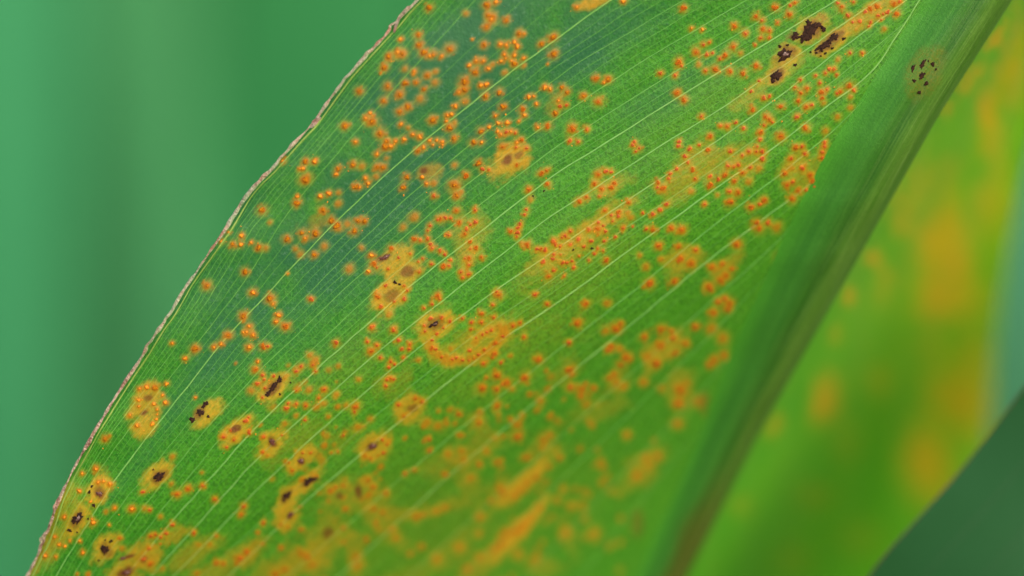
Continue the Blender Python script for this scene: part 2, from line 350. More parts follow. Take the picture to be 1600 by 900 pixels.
# yellow dying patches: x, y, half length, half width, angle (degrees, up to the right), yellow, orange
PATCH = [
 (795,253,36,26,40,1,.55),(926,2,26,12,20,.9,.6),(618,408,34,26,40,.9,.2),(608,460,34,24,45,1,.25),(636,425,26,20,40,.9,.15),
 (680,508,36,30,30,.9,.2),(735,540,62,22,15,.35,.12),(760,518,40,20,35,.3,.1),(228,632,30,24,60,.8,.35),(228,660,26,20,50,.9,.25),
 (430,607,36,19,42,1,.15),(323,646,34,17,45,1,.1),(370,672,34,18,45,1,.3),(245,742,28,18,50,1,.1),(153,768,32,18,60,1,.25),
 (122,812,36,17,58,1,.15),(165,854,30,18,48,1,.12),(205,880,48,16,40,.8,.35),(233,872,26,18,45,.8,.45),(425,690,30,16,45,.9,.3),
 (470,718,30,14,42,.9,.3),(478,755,36,14,42,1,.12),(450,780,34,17,55,1,.15),(448,808,24,18,45,.9,.3),(582,698,32,22,30,.9,.35),
 (530,775,30,22,25,.8,.3),(568,768,28,20,40,.8,.25),(512,832,44,24,45,.8,.4),(480,868,60,26,25,.7,.4),(450,890,60,20,15,.7,.4),
 (640,640,28,22,35,.9,.35),(1264,48,34,19,40,1,.05),(1297,66,36,13,38,1,.05),(1228,86,27,17,35,1,.05),(1213,119,26,14,42,1,.05),
 (1180,140,40,12,38,.4,.05),(1235,100,30,12,38,.4,.0),(1360,22,40,12,35,.4,.25),(1350,30,70,12,35,.35,.2),
 (905,380,85,22,38,.34,.10),(870,398,45,20,30,.32,.12),(945,340,40,16,35,.4,.2),(950,290,34,16,20,.35,.1),(1090,250,36,24,40,.42,.12),
 (1060,295,30,20,50,.4,.2),(1130,250,40,14,38,.3,.1),(1170,250,36,18,40,.32,.1),(1265,270,34,22,-35,.30,.15),(1245,255,30,14,45,.3,.1),
 (1062,408,34,18,20,.5,.25),(1130,425,34,12,50,.4,.3),(735,370,30,26,45,.35,.1),(735,395,24,16,40,.5,.2),(1040,545,40,20,35,.55,.2),
 (935,640,44,18,15,.6,.25),(965,590,36,16,55,.5,.3),(885,580,20,30,0,.4,.2),(1065,615,20,36,10,.5,.3),(1065,590,30,16,20,.4,.1),
 (810,830,60,10,48,1.6,.5),(760,880,60,14,35,.7,.5),(640,805,40,12,8,.8,.5),(700,790,40,10,15,.5,.4),(850,690,40,14,40,.5,.35),
 (820,750,50,10,45,1.2,.4),(1000,740,28,24,30,.7,.4),(1025,715,22,14,30,.6,.4),(560,790,26,16,20,.7,.2),(590,800,22,28,0,.5,.35),
 (555,870,16,40,0,.7,.45),(610,830,40,16,-50,.5,.3),(700,720,50,18,20,.5,.3),(745,700,46,20,30,.6,.35),(785,770,24,30,0,.5,.4),
 (735,755,20,40,25,.5,.25),(850,890,24,16,0,.6,.4),(885,840,12,34,20,.5,.3),(660,890,60,14,15,.4,.25),(715,850,40,16,30,.4,.3),
 (460,690,60,18,35,.4,.2),(530,690,50,14,35,.35,.2),(610,600,36,18,40,.4,.25),(745,660,20,16,0,.5,.2),(480,360,36,14,15,.0,.28),
 (500,345,22,10,20,.1,.2),(665,267,18,12,30,.5,.3),(680,265,14,10,0,.5,.1),(870,155,22,12,50,.2,.4),(100,830,60,14,62,.45,.1),
 (88,800,50,10,62,.5,.2),(70,860,46,8,62,.4,.2),(360,880,60,16,30,.35,.2),(300,865,50,16,30,.4,.2),(390,865,30,10,50,.5,.35),
 (270,840,26,10,30,.5,.35),(995,815,10,24,-8,.2,.2),(1100,640,8,16,0,.2,.2),(800,560,120,60,25,.10,0),(620,760,160,90,30,.14,0),
 (1060,220,160,60,38,.03,0),(900,420,120,60,35,.1,0),(500,640,120,50,40,.08,0),(700,840,260,80,20,.20,0),(560,560,80,40,40,.06,0),
 (1200,120,120,60,38,.03,0),
]
# reddish-brown dead cores inside patches: x, y, half length, half width, angle, amount
BROWN = [(793,250,9,7,40,.8),(810,243,7,5,40,.6),(601,402,12,5,25,.9),(637,424,10,8,30,.7),(612,460,12,8,40,.6),(370,669,9,5,25,.9),
 (226,645,8,4,20,.9),(231,622,7,5,20,.7),(425,690,6,8,20,.8),(471,721,6,6,30,.7),(453,806,7,4,50,.9),(530,776,7,6,0,.7),(560,770,6,11,10,.8),
 (582,697,9,6,30,.9),(512,833,10,7,50,.7),(197,893,14,7,25,.9),(198,871,12,3,18,.9),(224,874,7,6,20,.6),(155,771,8,9,20,.7),
 (645,638,9,5,10,.6),(662,267,7,7,0,.8),(679,506,13,10,30,.6),(997,820,8,22,-5,.4),(1100,630,9,18,0,.35),(1093,628,8,8,0,.3)]
for x, y, r in [(420,335,7),(421,612,4)]:
    pass

RX0, RY0, RS = -160.0, -270.0, 1.5
RH, RW = int(1500 / RS), int(2060 / RS)
YELL = np.zeros((RH, RW)); ORNG = np.zeros((RH, RW)); BRWN = np.zeros((RH, RW)); SHEEN = np.zeros((RH, RW))
N1 = value_noise((RH, RW), 5, 1) - .5
N2 = value_noise((RH, RW), 14, 2) - .5
N3 = value_noise((RH, RW), 40, 3) - .5
N4 = value_noise((RH, RW), 110, 4) - .5
NW = 0.5 * N1 + 0.6 * N2 + .25 * (value_noise((RH, RW), 2.4, 9) - .5)

_gx, _gy = np.meshgrid(RX0 + np.arange(RW) * RS, RY0 + np.arange(RH) * RS)
UR = vein_index(_gx.reshape(-1), _gy.reshape(-1)).reshape(RH, RW) + .10 * N1

def splat(R, x, y, a, b, ang, amt, soft=0.35, warp=0.55, mode='max', lane=None):
    m = max(a, b) * 1.9 + 4
    x0 = max(0, int((x - m - RX0) / RS)); x1 = min(RW, int((x + m - RX0) / RS) + 2)
    y0 = max(0, int((y - m - RY0) / RS)); y1 = min(RH, int((y + m - RY0) / RS) + 2)
    if x1 <= x0 or y1 <= y0: return
    gx = RX0 + np.arange(x0, x1) * RS - x
    gy = -(RY0 + np.arange(y0, y1) * RS - y)
    GX, GY = np.meshgrid(gx, gy)
    t = math.radians(ang); c, s = math.cos(t), math.sin(t)
    q = np.sqrt(((GX * c + GY * s) / a) ** 2 + ((-GX * s + GY * c) / b) ** 2)
    q = q + warp * NW[y0:y1, x0:x1]
    v = amt * smooth(1 + soft, 1 - soft, q)
    if lane:
        u0 = float(vein_index(np.array([float(x)]), np.array([float(y)]))[0])
        v = v * (.18 + .82 * smooth(lane + .10, lane - .05, np.abs(UR[y0:y1, x0:x1] - u0)))
    T = R[y0:y1, x0:x1]
    if mode == 'max':
        np.maximum(T, v, out=T)
    else:
        T += v * (1 - T)

for x, y, a, b, ang, ye, og in PATCH:
    if y > 560 and x > 440 and ye < .85: ye, og = ye * .40, og * .45
    if ye >= .85 and max(a, b) < 50: a, b = a * .9, b * .9
    splat(YELL, x, y, a, b, ang, ye, .4 if max(a, b) < 50 else .6, .8, 'add' if ye < .5 else 'max', .62 if ye >= .85 and x < 1150 else None)
    if ye >= .85: a, b = a * .88, b * .9
    if og: splat(ORNG, x, y, a * .9, b * .9, ang, og * .42, .55, 1.5, 'add')
for x, y, r in PUST:
    soft_zone = y > 640 and x > 430
    if soft_zone: r *= .82
    if r > 0:
        splat(YELL, x, y, r * 1.8, r * 1.6, 35, .42, .6, .6, 'add')
        splat(ORNG, x, y, r * .98, r * .88, 35, .62 if soft_zone else .85, .55, .8)
        for q in range(2):      # ragged rusty skirt round the pustule
            a_ = rng.random() * 6.28; d_ = r * (.7 + .9 * rng.random()); r_ = r * (.22 + .3 * rng.random())
            splat(ORNG, x + d_ * math.cos(a_), y + d_ * math.sin(a_), r_ * 1.2, r_, 35, .35 + .4 * rng.random(), .6, .6)
    else:
        splat(YELL, x, y, -r * 2.0, -r * 1.8, 35, .45, .6, .6, 'add')
        splat(ORNG, x, y, -r * 1.1, -r, 35, .62, .6, .7)
SPOT_STAIN = [(1266,48,22,13,50),(1243,56,10,8,20),(1226,85,18,11,35),(1213,119,14,9,50),(1294,66,22,8,40),(427,605,18,7,47),(312,645,16,7,50),
              (248,745,14,8,40),(120,811,14,9,60),(163,859,11,9,70),(447,776,12,6,42),(484,752,14,7,25)]
RING = [(672,535),(676,545),(684,554),(695,560),(707,562),(720,562),(733,560),(746,556),(757,550),(768,542),(778,533),(786,523),(788,513),(779,511),(766,516),(753,523),(744,532)]
for x, y in RING:
    splat(ORNG, x, y, 8, 6, 30, .55, .6, 1.0); splat(YELL, x, y, 13, 11, 30, .5, .6, .7, 'add')
for q in range(330):
    x, y = rng.uniform(330, 1110), rng.uniform(560, 930)
    if x > ribL(y) - 25 or x < margin_x(y) + 60: continue
    if N4[int((y - RY0) / RS), int((x - RX0) / RS)] + .6 * N3[int((y - RY0) / RS), int((x - RX0) / RS)] < -.02: continue
    r_ = rng.uniform(2, 5)
    splat(ORNG, x, y, r_ * 1.3, r_, 42, rng.uniform(.3, .75), .6, .8); splat(YELL, x, y, r_ * 2, r_ * 1.7, 42, .22, .6, .6, 'add')
for x, y, a, b, ang in SPOT_STAIN:
    splat(BRWN, x, y, a, b, ang, .75, .5, 1.2)
for x, y, a, b, ang, amt in BROWN:
    splat(BRWN, x, y, a, b, ang, amt, .45, .8)
# teal sky sheen painted into the blade colour, with whitish scuffs
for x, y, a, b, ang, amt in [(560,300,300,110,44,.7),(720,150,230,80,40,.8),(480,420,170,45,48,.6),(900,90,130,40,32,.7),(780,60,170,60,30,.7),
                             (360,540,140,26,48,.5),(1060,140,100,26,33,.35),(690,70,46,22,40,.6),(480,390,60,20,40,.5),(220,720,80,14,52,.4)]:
    splat(SHEEN, x, y, a, b, ang, amt, .75, .5, 'add')
splat(SHEEN, 600, 230, 420, 150, 44, .6, .9, .4, 'add')
SHEEN *= np.clip(.95 + .9 * N3 + .5 * N2, 0.2, 1.2)
SHEEN = np.clip(SHEEN, 0, 1)

def sample(R, px, py):
    fx = np.clip((px - RX0) / RS, 0, RW - 1.01); fy = np.clip((py - RY0) / RS, 0, RH - 1.01)
    xi = fx.astype(int); yi = fy.astype(int); fx = fx - xi; fy = fy - yi
    return ((R[yi, xi] * (1 - fx) + R[yi, xi + 1] * fx) * (1 - fy) + (R[yi + 1, xi] * (1 - fx) + R[yi + 1, xi + 1] * fx) * fy)

# ------------------------------------------------------------------ materials
def new_mat(name):
    m = bpy.data.materials.new(name)
    m.use_nodes = True
    nt = m.node_tree
    b = nt.nodes['Principled BSDF']
    return m, nt, nt.nodes, nt.links, b

class NB:
    """small node builder"""
    def __init__(s, nt): s.nt = nt; s.n = nt.nodes; s.l = nt.links
    def node(s, t, **kw):
        n = s.n.new(t)
        for k, v in kw.items(): setattr(n, k, v)
        return n
    def put(s, sock, v):
        if isinstance(v, bpy.types.NodeSocket): s.l.new(v, sock)
        else: sock.default_value = v
    def mix(s, f, a, b, blend='MIX'):
        n = s.node('ShaderNodeMix', data_type='RGBA', blend_type=blend)
        s.put(n.inputs[0], f)
        s.put(n.inputs[6], a if isinstance(a, bpy.types.NodeSocket) else (*a, 1))
        s.put(n.inputs[7], b if isinstance(b, bpy.types.NodeSocket) else (*b, 1))
        return n.outputs[2]
    def math(s, op, a, b=0.0, c=0.0):
        n = s.node('ShaderNodeMath', operation=op)
        s.put(n.inputs[0], a); s.put(n.inputs[1], b); s.put(n.inputs[2], c)
        return n.outputs[0]
    def noise(s, vec, scale, detail=2, rough=.5):
        n = s.node('ShaderNodeTexNoise')
        if vec is not None: s.l.new(vec, n.inputs['Vector'])
        n.inputs['Scale'].default_value = scale
        n.inputs['Detail'].default_value = detail
        n.inputs['Roughness'].default_value = rough
        return n.outputs['Fac']
    def ramp(s, f, lo, hi):
        n = s.node('ShaderNodeMapRange')
        s.put(n.inputs[0], f); n.inputs[1].default_value = lo; n.inputs[2].default_value = hi
        return n.outputs[0]
    def mapping(s, vec, scale):
        n = s.node('ShaderNodeMapping'); s.l.new(vec, n.inputs[0]); n.inputs['Scale'].default_value = scale
        return n.outputs[0]
    def bump(s, h, strength, dist):
        n = s.node('ShaderNodeBump'); s.put(n.inputs['Height'], h)
        n.inputs['Strength'].default_value = strength; n.inputs['Distance'].default_value = dist
        return n.outputs[0]

def leafy(name, base_a, base_b, yellow=(0.47, 0.315, 0.020), orange=(0.39, 0.118, 0.003), trans=0.35, rough=0.42, painted=True,
          big=(120, 1), veins=True, trans_col=None, spec=0.4, sheen_col=(0.017, 0.098, 0.046)):
    m, nt, n, l, b = new_mat(name)
    k = NB(nt)
    tc = k.node('ShaderNodeTexCoord')
    ob = tc.outputs['Object']; uv = tc.outputs['UV']
    f1 = k.noise(ob, big[0], 3, .55)
    c = k.mix(k.ramp(f1, .32, .68), base_a, base_b)
    h = None
    if veins:
        su = k.node('ShaderNodeSeparateXYZ'); l.new(uv, su.inputs[0])
        c = k.mix(k.math('MULTIPLY', k.ramp(su.outputs[0], 4.5, 11), .75), c, (.058, .235, .012))
        stripes = k.noise(k.mapping(uv, (11, .35, 1)), 1, 3, .6)
        cross = k.noise(k.mapping(uv, (1.2, 14, 1)), 1, 2, .55)
        cells = k.noise(ob, 4200, 2, .6)
        grain = k.noise(ob, 1500, 2, .55)
        c = k.mix(k.math('MULTIPLY', k.ramp(stripes, .35, .75), .38), c, k.mix(.5, c, (.12, .30, .03)))
        c = k.mix(k.ramp(cross, .45, .85), c, k.mix(.4, c, (.11, .28, .02)))
        c = k.mix(k.math('MULTIPLY', k.ramp(cells, .42, .64), .85), c, k.mix(.62, c, (.004, .045, .006)))
        c = k.mix(k.math('MULTIPLY', k.ramp(grain, .48, .70), .6), c, k.mix(.40, c, (.11, .32, .03)))
        h = k.math('ADD', k.math('MULTIPLY', cells, .8), k.math('ADD', k.math('MULTIPLY', stripes, .9), k.math('MULTIPLY', grain, .7)))
    else:
        h = k.noise(ob, 900, 2, .5)
        if painted:
            band = k.noise(k.mapping(uv, (.8, .06, 1)), 1, 3, .6)
            c = k.mix(k.math('MULTIPLY', k.ramp(band, .42, .68), .5), c, (.12, .33, .02))
            c = k.mix(k.math('MULTIPLY', k.ramp(band, .50, .28), .25), c, (.040, .22, .006))
    rgh = rough
    if painted:
        at = k.node('ShaderNodeAttribute', attribute_name='paint')
        sp = k.node('ShaderNodeSeparateColor'); l.new(at.outputs['Color'], sp.inputs[0])
        Y, O, B = sp.outputs
        W = at.outputs['Alpha']
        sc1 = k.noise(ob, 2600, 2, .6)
        c = k.mix(W, c, k.mix(.85, c, sheen_col))  # painted sheen: green pulled towards the teal of reflected sky
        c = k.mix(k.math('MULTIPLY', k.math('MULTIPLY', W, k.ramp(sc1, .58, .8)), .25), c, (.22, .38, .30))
        lng = k.noise(k.mapping(uv, (16, 1.6, 1)), 1, 3, .6)
        Y = k.math('MULTIPLY', Y, k.ramp(k.math('ADD', lng, k.math('MULTIPLY', sc1, .6)), .35, 1.0))
        c = k.mix(Y, c, k.mix(k.ramp(lng, .35, .65), yellow, k.mix(.28, yellow, orange)))
        c = k.mix(k.math('MULTIPLY', O, k.ramp(sc1, -.3, .45)), c, orange)
        c = k.mix(k.math('MULTIPLY', B, k.ramp(sc1, -.2, .5)), c, (.10, .022, .012))
        h = k.math('ADD', h, k.math('MULTIPLY', O, .25))
    l.new(c, b.inputs['Base Color'])
    b.inputs['Roughness'].default_value = rgh
    b.inputs['Specular IOR Level'].default_value = spec
    bm = k.bump(h, .55, .00012)
    l.new(bm, b.inputs['Normal'])
    tr = k.node('ShaderNodeBsdfTranslucent')
    tcol = k.mix(1.0, c, trans_col or (1.5, 1.25, .6), 'MULTIPLY')
    l.new(tcol, tr.inputs['Color'])
    mx = k.node('ShaderNodeMixShader')
    mx.inputs[0].default_value = trans
    l.new(b.outputs[0], mx.inputs[1]); l.new(tr.outputs[0], mx.inputs[2])
    l.new(mx.outputs[0], n['Material Output'].inputs['Surface'])
    return m

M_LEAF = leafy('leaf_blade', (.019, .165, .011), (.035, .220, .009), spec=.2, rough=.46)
M_RIGHT = leafy('leaf_blade_sunny', (.066, .32, .010), (.095, .36, .009), yellow=(.50, .40, .010), orange=(.58, .26, .005), trans=.18, veins=False, big=(60, 1))  # yellowing half; base also brightened to stand for light shining through it

def simple(name, a, b_, scale, rough=.5, spec=.4, bump=(.5, .0001), trans=0):
    m, nt, n, l, b = new_mat(name)
    k = NB(nt)
    ob = k.node('ShaderNodeTexCoord').outputs['Object']
    f = k.noise(ob, scale, 4, .6)
    l.new(k.mix(k.ramp(f, .35, .65), a, b_), b.inputs['Base Color'])
    b.inputs['Roughness'].default_value = rough
    b.inputs['Specular IOR Level'].default_value = spec
    l.new(k.bump(f, bump[0], bump[1]), b.inputs['Normal'])
    return m

def vein_mat(name, c1, c2):
    m = simple(name, c1, c2, 700, .5, .25, (.3, .00005))
    k = NB(m.node_tree); b = m.node_tree.nodes['Principled BSDF']
    src = b.inputs['Base Color'].links[0].from_socket
    at = k.node('ShaderNodeAttribute', attribute_name='paint')
    sp = k.node('ShaderNodeSeparateColor'); k.l.new(at.outputs['Color'], sp.inputs[0])
    c = k.mix(k.math('MULTIPLY', sp.outputs[0], .75), src, (.36, .27, .03))
    c = k.mix(k.math('MULTIPLY', sp.outputs[1], .6), c, (.36, .13, .01))
    c = k.mix(k.math('MULTIPLY', sp.outputs[2], .85), c, (.10, .03, .015))
    k.l.new(c, b.inputs['Base Color'])
    return m
M_VEINS = [vein_mat('vein_pale_%d' % i, a, b) for i, (a, b) in enumerate([
    ((.050, .205, .018), (.070, .235, .028)), ((.055, .21, .026), (.08, .24, .038)), ((.082, .245, .042), (.12, .285, .065))])]

# pustule: rusty red foot, orange dome, yellower crumbs of spores on top
m, nt, n, l, b = new_mat('rust_spores'); k = NB(nt)
tc = k.node('ShaderNodeTexCoord')
geo = k.node('ShaderNodeAttribute', attribute_name='rise')
gr = k.noise(tc.outputs['Object'], 2.3, 3, .65)
hgt = k.math('ADD', geo.outputs['Fac'], k.math('MULTIPLY', k.math('SUBTRACT', gr, .5), .9))
c = k.mix(k.ramp(hgt, .05, .45), (.22, .046, .003), (.40, .115, .003))
c = k.mix(k.ramp(hgt, .55, 1.05), c, (.52, .20, .004))
l.new(c, b.inputs['Base Color'])
b.inputs['Roughness'].default_value = .65
b.inputs['Specular IOR Level'].default_value = .12
l.new(k.bump(gr, .6, .25), b.inputs['Normal'])
M_PUST = m
# older, sunken pustules: orange rim, red-brown middle
m, nt, n, l, b = new_mat('old_rust'); k = NB(nt)
tc = k.node('ShaderNodeTexCoord')
geo = k.node('ShaderNodeAttribute', attribute_name='rise')
gr = k.noise(tc.outputs['Object'], 2.3, 3, .65)
hgt = k.math('ADD', geo.outputs['Fac'], k.math('MULTIPLY', k.math('SUBTRACT', gr, .5), 1.1))
c = k.mix(k.ramp(hgt, .05, .6), (.42, .138, .004), (.38, .105, .003))
c = k.mix(k.ramp(hgt, .6, 1.05), c, (.31, .075, .003))
l.new(c, b.inputs['Base Color'])
b.inputs['Roughness'].default_value = .75
b.inputs['Specular IOR Level'].default_value = .12
l.new(k.bump(gr, .5, .15), b.inputs['Normal'])
M_OLD = m
m, nt, n, l, b = new_mat('rust_spores_fine'); k = NB(nt)
tc = k.node('ShaderNodeTexCoord')
geo = k.node('ShaderNodeAttribute', attribute_name='rise')
gr = k.noise(tc.outputs['Object'], 3000, 3, .65)
hgt = k.math('ADD', geo.outputs['Fac'], k.math('MULTIPLY', k.math('SUBTRACT', gr, .5), .9))
c = k.mix(k.ramp(hgt, .05, .45), (.24, .040, .004), (.42, .12, .004))
c = k.mix(k.ramp(hgt, .6, 1.0), c, (.54, .21, .006))
l.new(c, b.inputs['Base Color'])
b.inputs['Roughness'].default_value = .6
b.inputs['Specular IOR Level'].default_value = .2
M_PUSTF = m

M_BLACK = simple('necrotic_crust', (.005, .0025, .002), (.035, .014, .008), 4200, .8, .12, (1, .00006))
M_ASH = simple('dead_tissue', (.25, .17, .15), (.08, .035, .028), 4200, .5, .5, (1, .0001))

# dry margin: straw white, greyish, with brown stretches
m, nt, n, l, b = new_mat('dry_margin'); k = NB(nt)
ob = k.node('ShaderNodeTexCoord').outputs['Object']
at = k.node('ShaderNodeAttribute', attribute_name='paint')
f1 = k.noise(ob, 900, 3, .6); f2 = k.noise(ob, 260, 3, .6); f3 = k.noise(ob, 3600, 2, .6)
c = k.mix(k.ramp(f1, .35, .65), (.26, .22, .15), (.13, .18, .10))
c = k.mix(k.ramp(f2, .44, .60), c, (.20, .085, .05))
sm = k.node('ShaderNodeSeparateColor'); l.new(at.outputs['Color'], sm.inputs[0])
c = k.mix(k.math('MULTIPLY', k.ramp(sm.outputs[1], .35, .85), k.ramp(f1, .25, .6)), c, (.10, .17, .06))
c = k.mix(sm.outputs[0], c, k.mix(k.ramp(f1, .35, .6), (.085, .024, .016), (.30, .20, .15)))
c = k.mix(k.math('MULTIPLY', k.ramp(f3, .45, .8), .45), c, (.48, .41, .33))
l.new(c, b.inputs['Base Color']); b.inputs['Roughness'].default_value = .6
l.new(k.bump(k.math('ADD', f1, f3), .9, .0002), b.inputs['Normal'])
M_MARGIN = m

# midrib: green flank, darker crest line, olive striated flank, brown stain low down
m, nt, n, l, b = new_mat('midrib_skin'); k = NB(nt)
tc = k.node('ShaderNodeTexCoord'); ob = tc.outputs['Object']; uv = tc.outputs['UV']
at = k.node('ShaderNodeAttribute', attribute_name='paint')
sp = k.node('ShaderNodeSeparateColor'); l.new(at.outputs['Color'], sp.inputs[0])
su = k.node('ShaderNodeSeparateXYZ'); l.new(uv, su.inputs[0])
fib = k.noise(k.mapping(uv, (46, .9, 1)), 1, 3, .6)
fibw = k.noise(k.mapping(uv, (14, .35, 1)), 1, 2, .5)
cells = k.noise(ob, 4200, 2, .6)
c = k.mix(k.ramp(fibw, .35, .7), (.024, .120, .014), (.034, .148, .016))
c = k.mix(k.ramp(su.outputs[0], .28, .02), c, (.038, .180, .014))
c = k.mix(k.ramp(su.outputs[0], .42, .62), c, (.020, .085, .008))
c = k.mix(k.ramp(su.outputs[0], .66, .80), c, k.mix(k.ramp(fibw, .35, .65), (.038, .110, .010), (.055, .135, .016)))
c = k.mix(k.math('MULTIPLY', k.ramp(fib, .45, .75), k.ramp(su.outputs[0], .3, .8)), c, k.mix(.5, c, (.12, .22, .05)))
c = k.mix(k.math('MULTIPLY', k.ramp(cells, .4, .75), .4), c, k.mix(.6, c, (.005, .03, .006)))
c = k.mix(k.math('MULTIPLY', sp.outputs[0], k.ramp(cells, .2, .7)), c, (.085, .105, .010))
c = k.mix(sp.outputs[2], c, (.055, .038, .006))
l.new(c, b.inputs['Base Color']); b.inputs['Roughness'].default_value = .42
b.inputs['Specular IOR Level'].default_value = .14
l.new(k.bump(k.math('ADD', fib, k.math('MULTIPLY', cells, .6)), .5, .00015), b.inputs['Normal'])
M_RIB = m

# ------------------------------------------------------------------ the rust-spotted leaf
leaf = bpy.data.objects.new('rusty_leaf', None)
leaf.empty_display_size = .01
col.objects.link(leaf)
base = P(np.array(930.), np.array(1150.), .030)
leaf.location = tuple(map(float, base))
tag(leaf, 'large green leaf covered in orange rust pustules and black spots, pale veins and thick midrib', 'leaf')

ys = np.concatenate([np.arange(-250, -20, 10.), np.arange(-20, 922, 2.5), np.arange(925, 1160, 10.)])
ss = np.linspace(0, 1, 430)
YY = np.repeat(ys[:, None], len(ss), 1)
xm = margin_x(ys)[:, None]; xl = ribL(ys)[:, None] + 3
XX = xm + (xl - xm) * ss[None, :]
jag = 1.6 * np.sin(ys * .31) + 1.2 * np.sin(ys * .83 + 1) 
U = vein_index(XX.reshape(-1), YY.reshape(-1)).reshape(XX.shape)
D = leaf_depth(XX.reshape(-1), YY.reshape(-1)).reshape(XX.shape)
paint = np.stack([sample(YELL, XX, YY), sample(ORNG, XX, YY), sample(BRWN, XX, YY), sample(SHEEN, XX, YY)], -1)
D = D - .00006 * paint[..., 1] - .00002 * paint[..., 0]
lamina, f = grid_mesh('lamina', P(XX, YY, D), M_LEAF, leaf)
add_uv(lamina, f, U * 1.0, (XX * .72 - YY * .70) / 40.)
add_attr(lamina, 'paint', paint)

# midrib
ysr = np.concatenate([np.arange(-250, -20, 10.), np.arange(-20, 922, 4.), np.arange(925, 1160, 10.)])
tt = np.linspace(0, 1, 72)
YR = np.repeat(ysr[:, None], len(tt), 1)
xl = ribL(ysr)[:, None]; xr = ribR(ysr)[:, None]
XR = xl + (xr - xl) * tt[None, :]
dl = leaf_depth(ribL(ysr), ysr)[:, None]
rib_prof = .0011 * smooth(0, .62, tt) - .00022 * np.exp(-((tt - .60) / .07) ** 2) - .0030 * np.clip((tt - .62) / .38, 0, 1) ** 3.2
rib_prof = rib_prof - rib_prof[0]
for a in np.linspace(.68, .96, 7): rib_prof = rib_prof - .00002 * np.exp(-((tt - a) / .012) ** 2)
DR = dl + .00006 + .0004 * tt[None, :] - rib_prof[None, :]
DR = DR + .00008 * np.sin(YR * .02 + 6 * tt[None, :])
rib_pt = np.zeros(YR.shape + (4,)); rib_pt[..., 3] = 1
q = np.sqrt(((XR - 1446 - (YR - 112) * -.25) / 29.) ** 2 + ((YR - 112) / 44.) ** 2) + .35 * sample(NW, XR, YR)
rib_pt[..., 0] = .85 * smooth(1.25, .75, q)
lowb = smooth(690, 860, YR) * smooth(.30, .62, tt[None, :] + .25 * sample(N3, XR, YR)) 
lowb = np.maximum(lowb * .55, .10 * smooth(450, 700, YR) * smooth(.6, .8, tt[None, :]))
rib_pt[..., 2] = lowb
midrib, f = grid_mesh('midrib', P(XR, YR, DR), M_RIB, leaf)
add_uv(midrib, f, np.repeat(tt[None, :], len(ysr), 0), YR / 100.)
add_attr(midrib, 'paint', rib_pt)

# other half of the blade, folded away behind the midrib
far_x = curve_fn([(1760, -250), (1690, -80), (1640, 80), (1606, 250), (1575, 400), (1556, 540), (1548, 680), (1545, 800), (1535, 900), (1500, 1150)], 40)
s2 = np.linspace(0, 1, 120)
ys2 = np.arange(-250, 1160, 6.)
Y2 = np.repeat(ys2[:, None], len(s2), 1)
x0 = ribR(ys2)[:, None] - 6; x1 = np.maximum(far_x(ys2)[:, None], x0 + 30)
X2 = x0 + (x1 - x0) * s2[None, :]
dm = DR[:, -1]
dr = np.interp(ys2, ysr, dm)[:, None]
D2 = dr - .0004 + .075 * (1 - np.exp(-(X2 - x0) / 240.)) + .0012 * np.sin(s2[None, :] * 16 + Y2 * .004) * s2[None, :]
for L in [(1472,395,34,60,8,.9,.8),(1462,470,30,24,0,.95,.85),(1490,360,22,30,0,.6,.5),(1505,450,20,50,5,.5,.5),(1290,620,18,32,-12,.95,.85),(1280,640,12,16,0,.8,.7),
          (1545,168,16,34,5,.85,.8),(1548,215,18,30,0,.5,.5),(1578,115,20,50,5,.6,.5),(1592,60,16,60,0,.6,.4),(1364,402,14,13,0,.8,.6),(1328,466,9,13,0,.85,.6),
          (1385,432,12,14,0,.6,.3),(1412,330,18,40,12,.5,.25),(1440,280,20,30,0,.4,.2),(1486,270,16,22,0,.5,.2),(1500,620,40,45,0,.75,.7),(1525,650,20,50,0,.5,.25),
          (1440,722,26,30,20,.95,.9),(1462,700,20,40,20,.6,.6),(1455,760,30,26,20,.7,.4),(1530,560,18,30,0,.5,.3),(1305,525,12,14,0,.5,.3),(1375,595,18,20,0,.45,.25),
          (1455,540,16,18,0,.4,.3),(1540,470,14,24,0,.4,.2),(1380,460,14,16,0,.4,.2),(1275,775,24,16,0,.35,.15),(1210,665,10,18,-20,.7,.4),(1158,790,14,14,0,.35,.1),
          (1320,690,16,30,0,.3,.1),(1350,840,30,20,0,.3,.1),(1240,875,20,16,0,.3,.1),(1555,60,7,22,-35,.9,.6),(1530,110,8,16,-35,.6,.4),(1510,130,10,20,-35,.7,.5),
          (1485,320,12,18,0,.4,.2),(1560,300,14,60,0,.6,.3),(1535,330,14,40,0,.5,.4),(1480,170,10,12,0,.4,.3),(1430,200,8,10,0,.5,.3),(1400,360,8,12,0,.5,.3),
          (1500,520,120,160,0,.22,0),(1480,300,100,200,0,.25,0)]:
    splat(YELL, L[0], L[1], L[2] * 1.25, L[3] * 1.2, L[4], L[5] * .52, .8, .6, 'add')
    if L[6]: splat(ORNG, L[0], L[1], L[2] * .85, L[3] * .85, L[4], L[6] * .5, .8, 1.3, 'add')
half2, f = grid_mesh('lamina', P(X2, Y2, D2), M_RIGHT, leaf)
half2['label'] = 'yellowing half of the blade folded away behind the midrib'
add_uv(half2, f, X2 / 40., Y2 / 40.)
pt2 = np.stack([sample(YELL, X2, Y2), sample(ORNG, X2, Y2), 0 * X2, 0 * X2], -1)
add_attr(half2, 'paint', pt2)

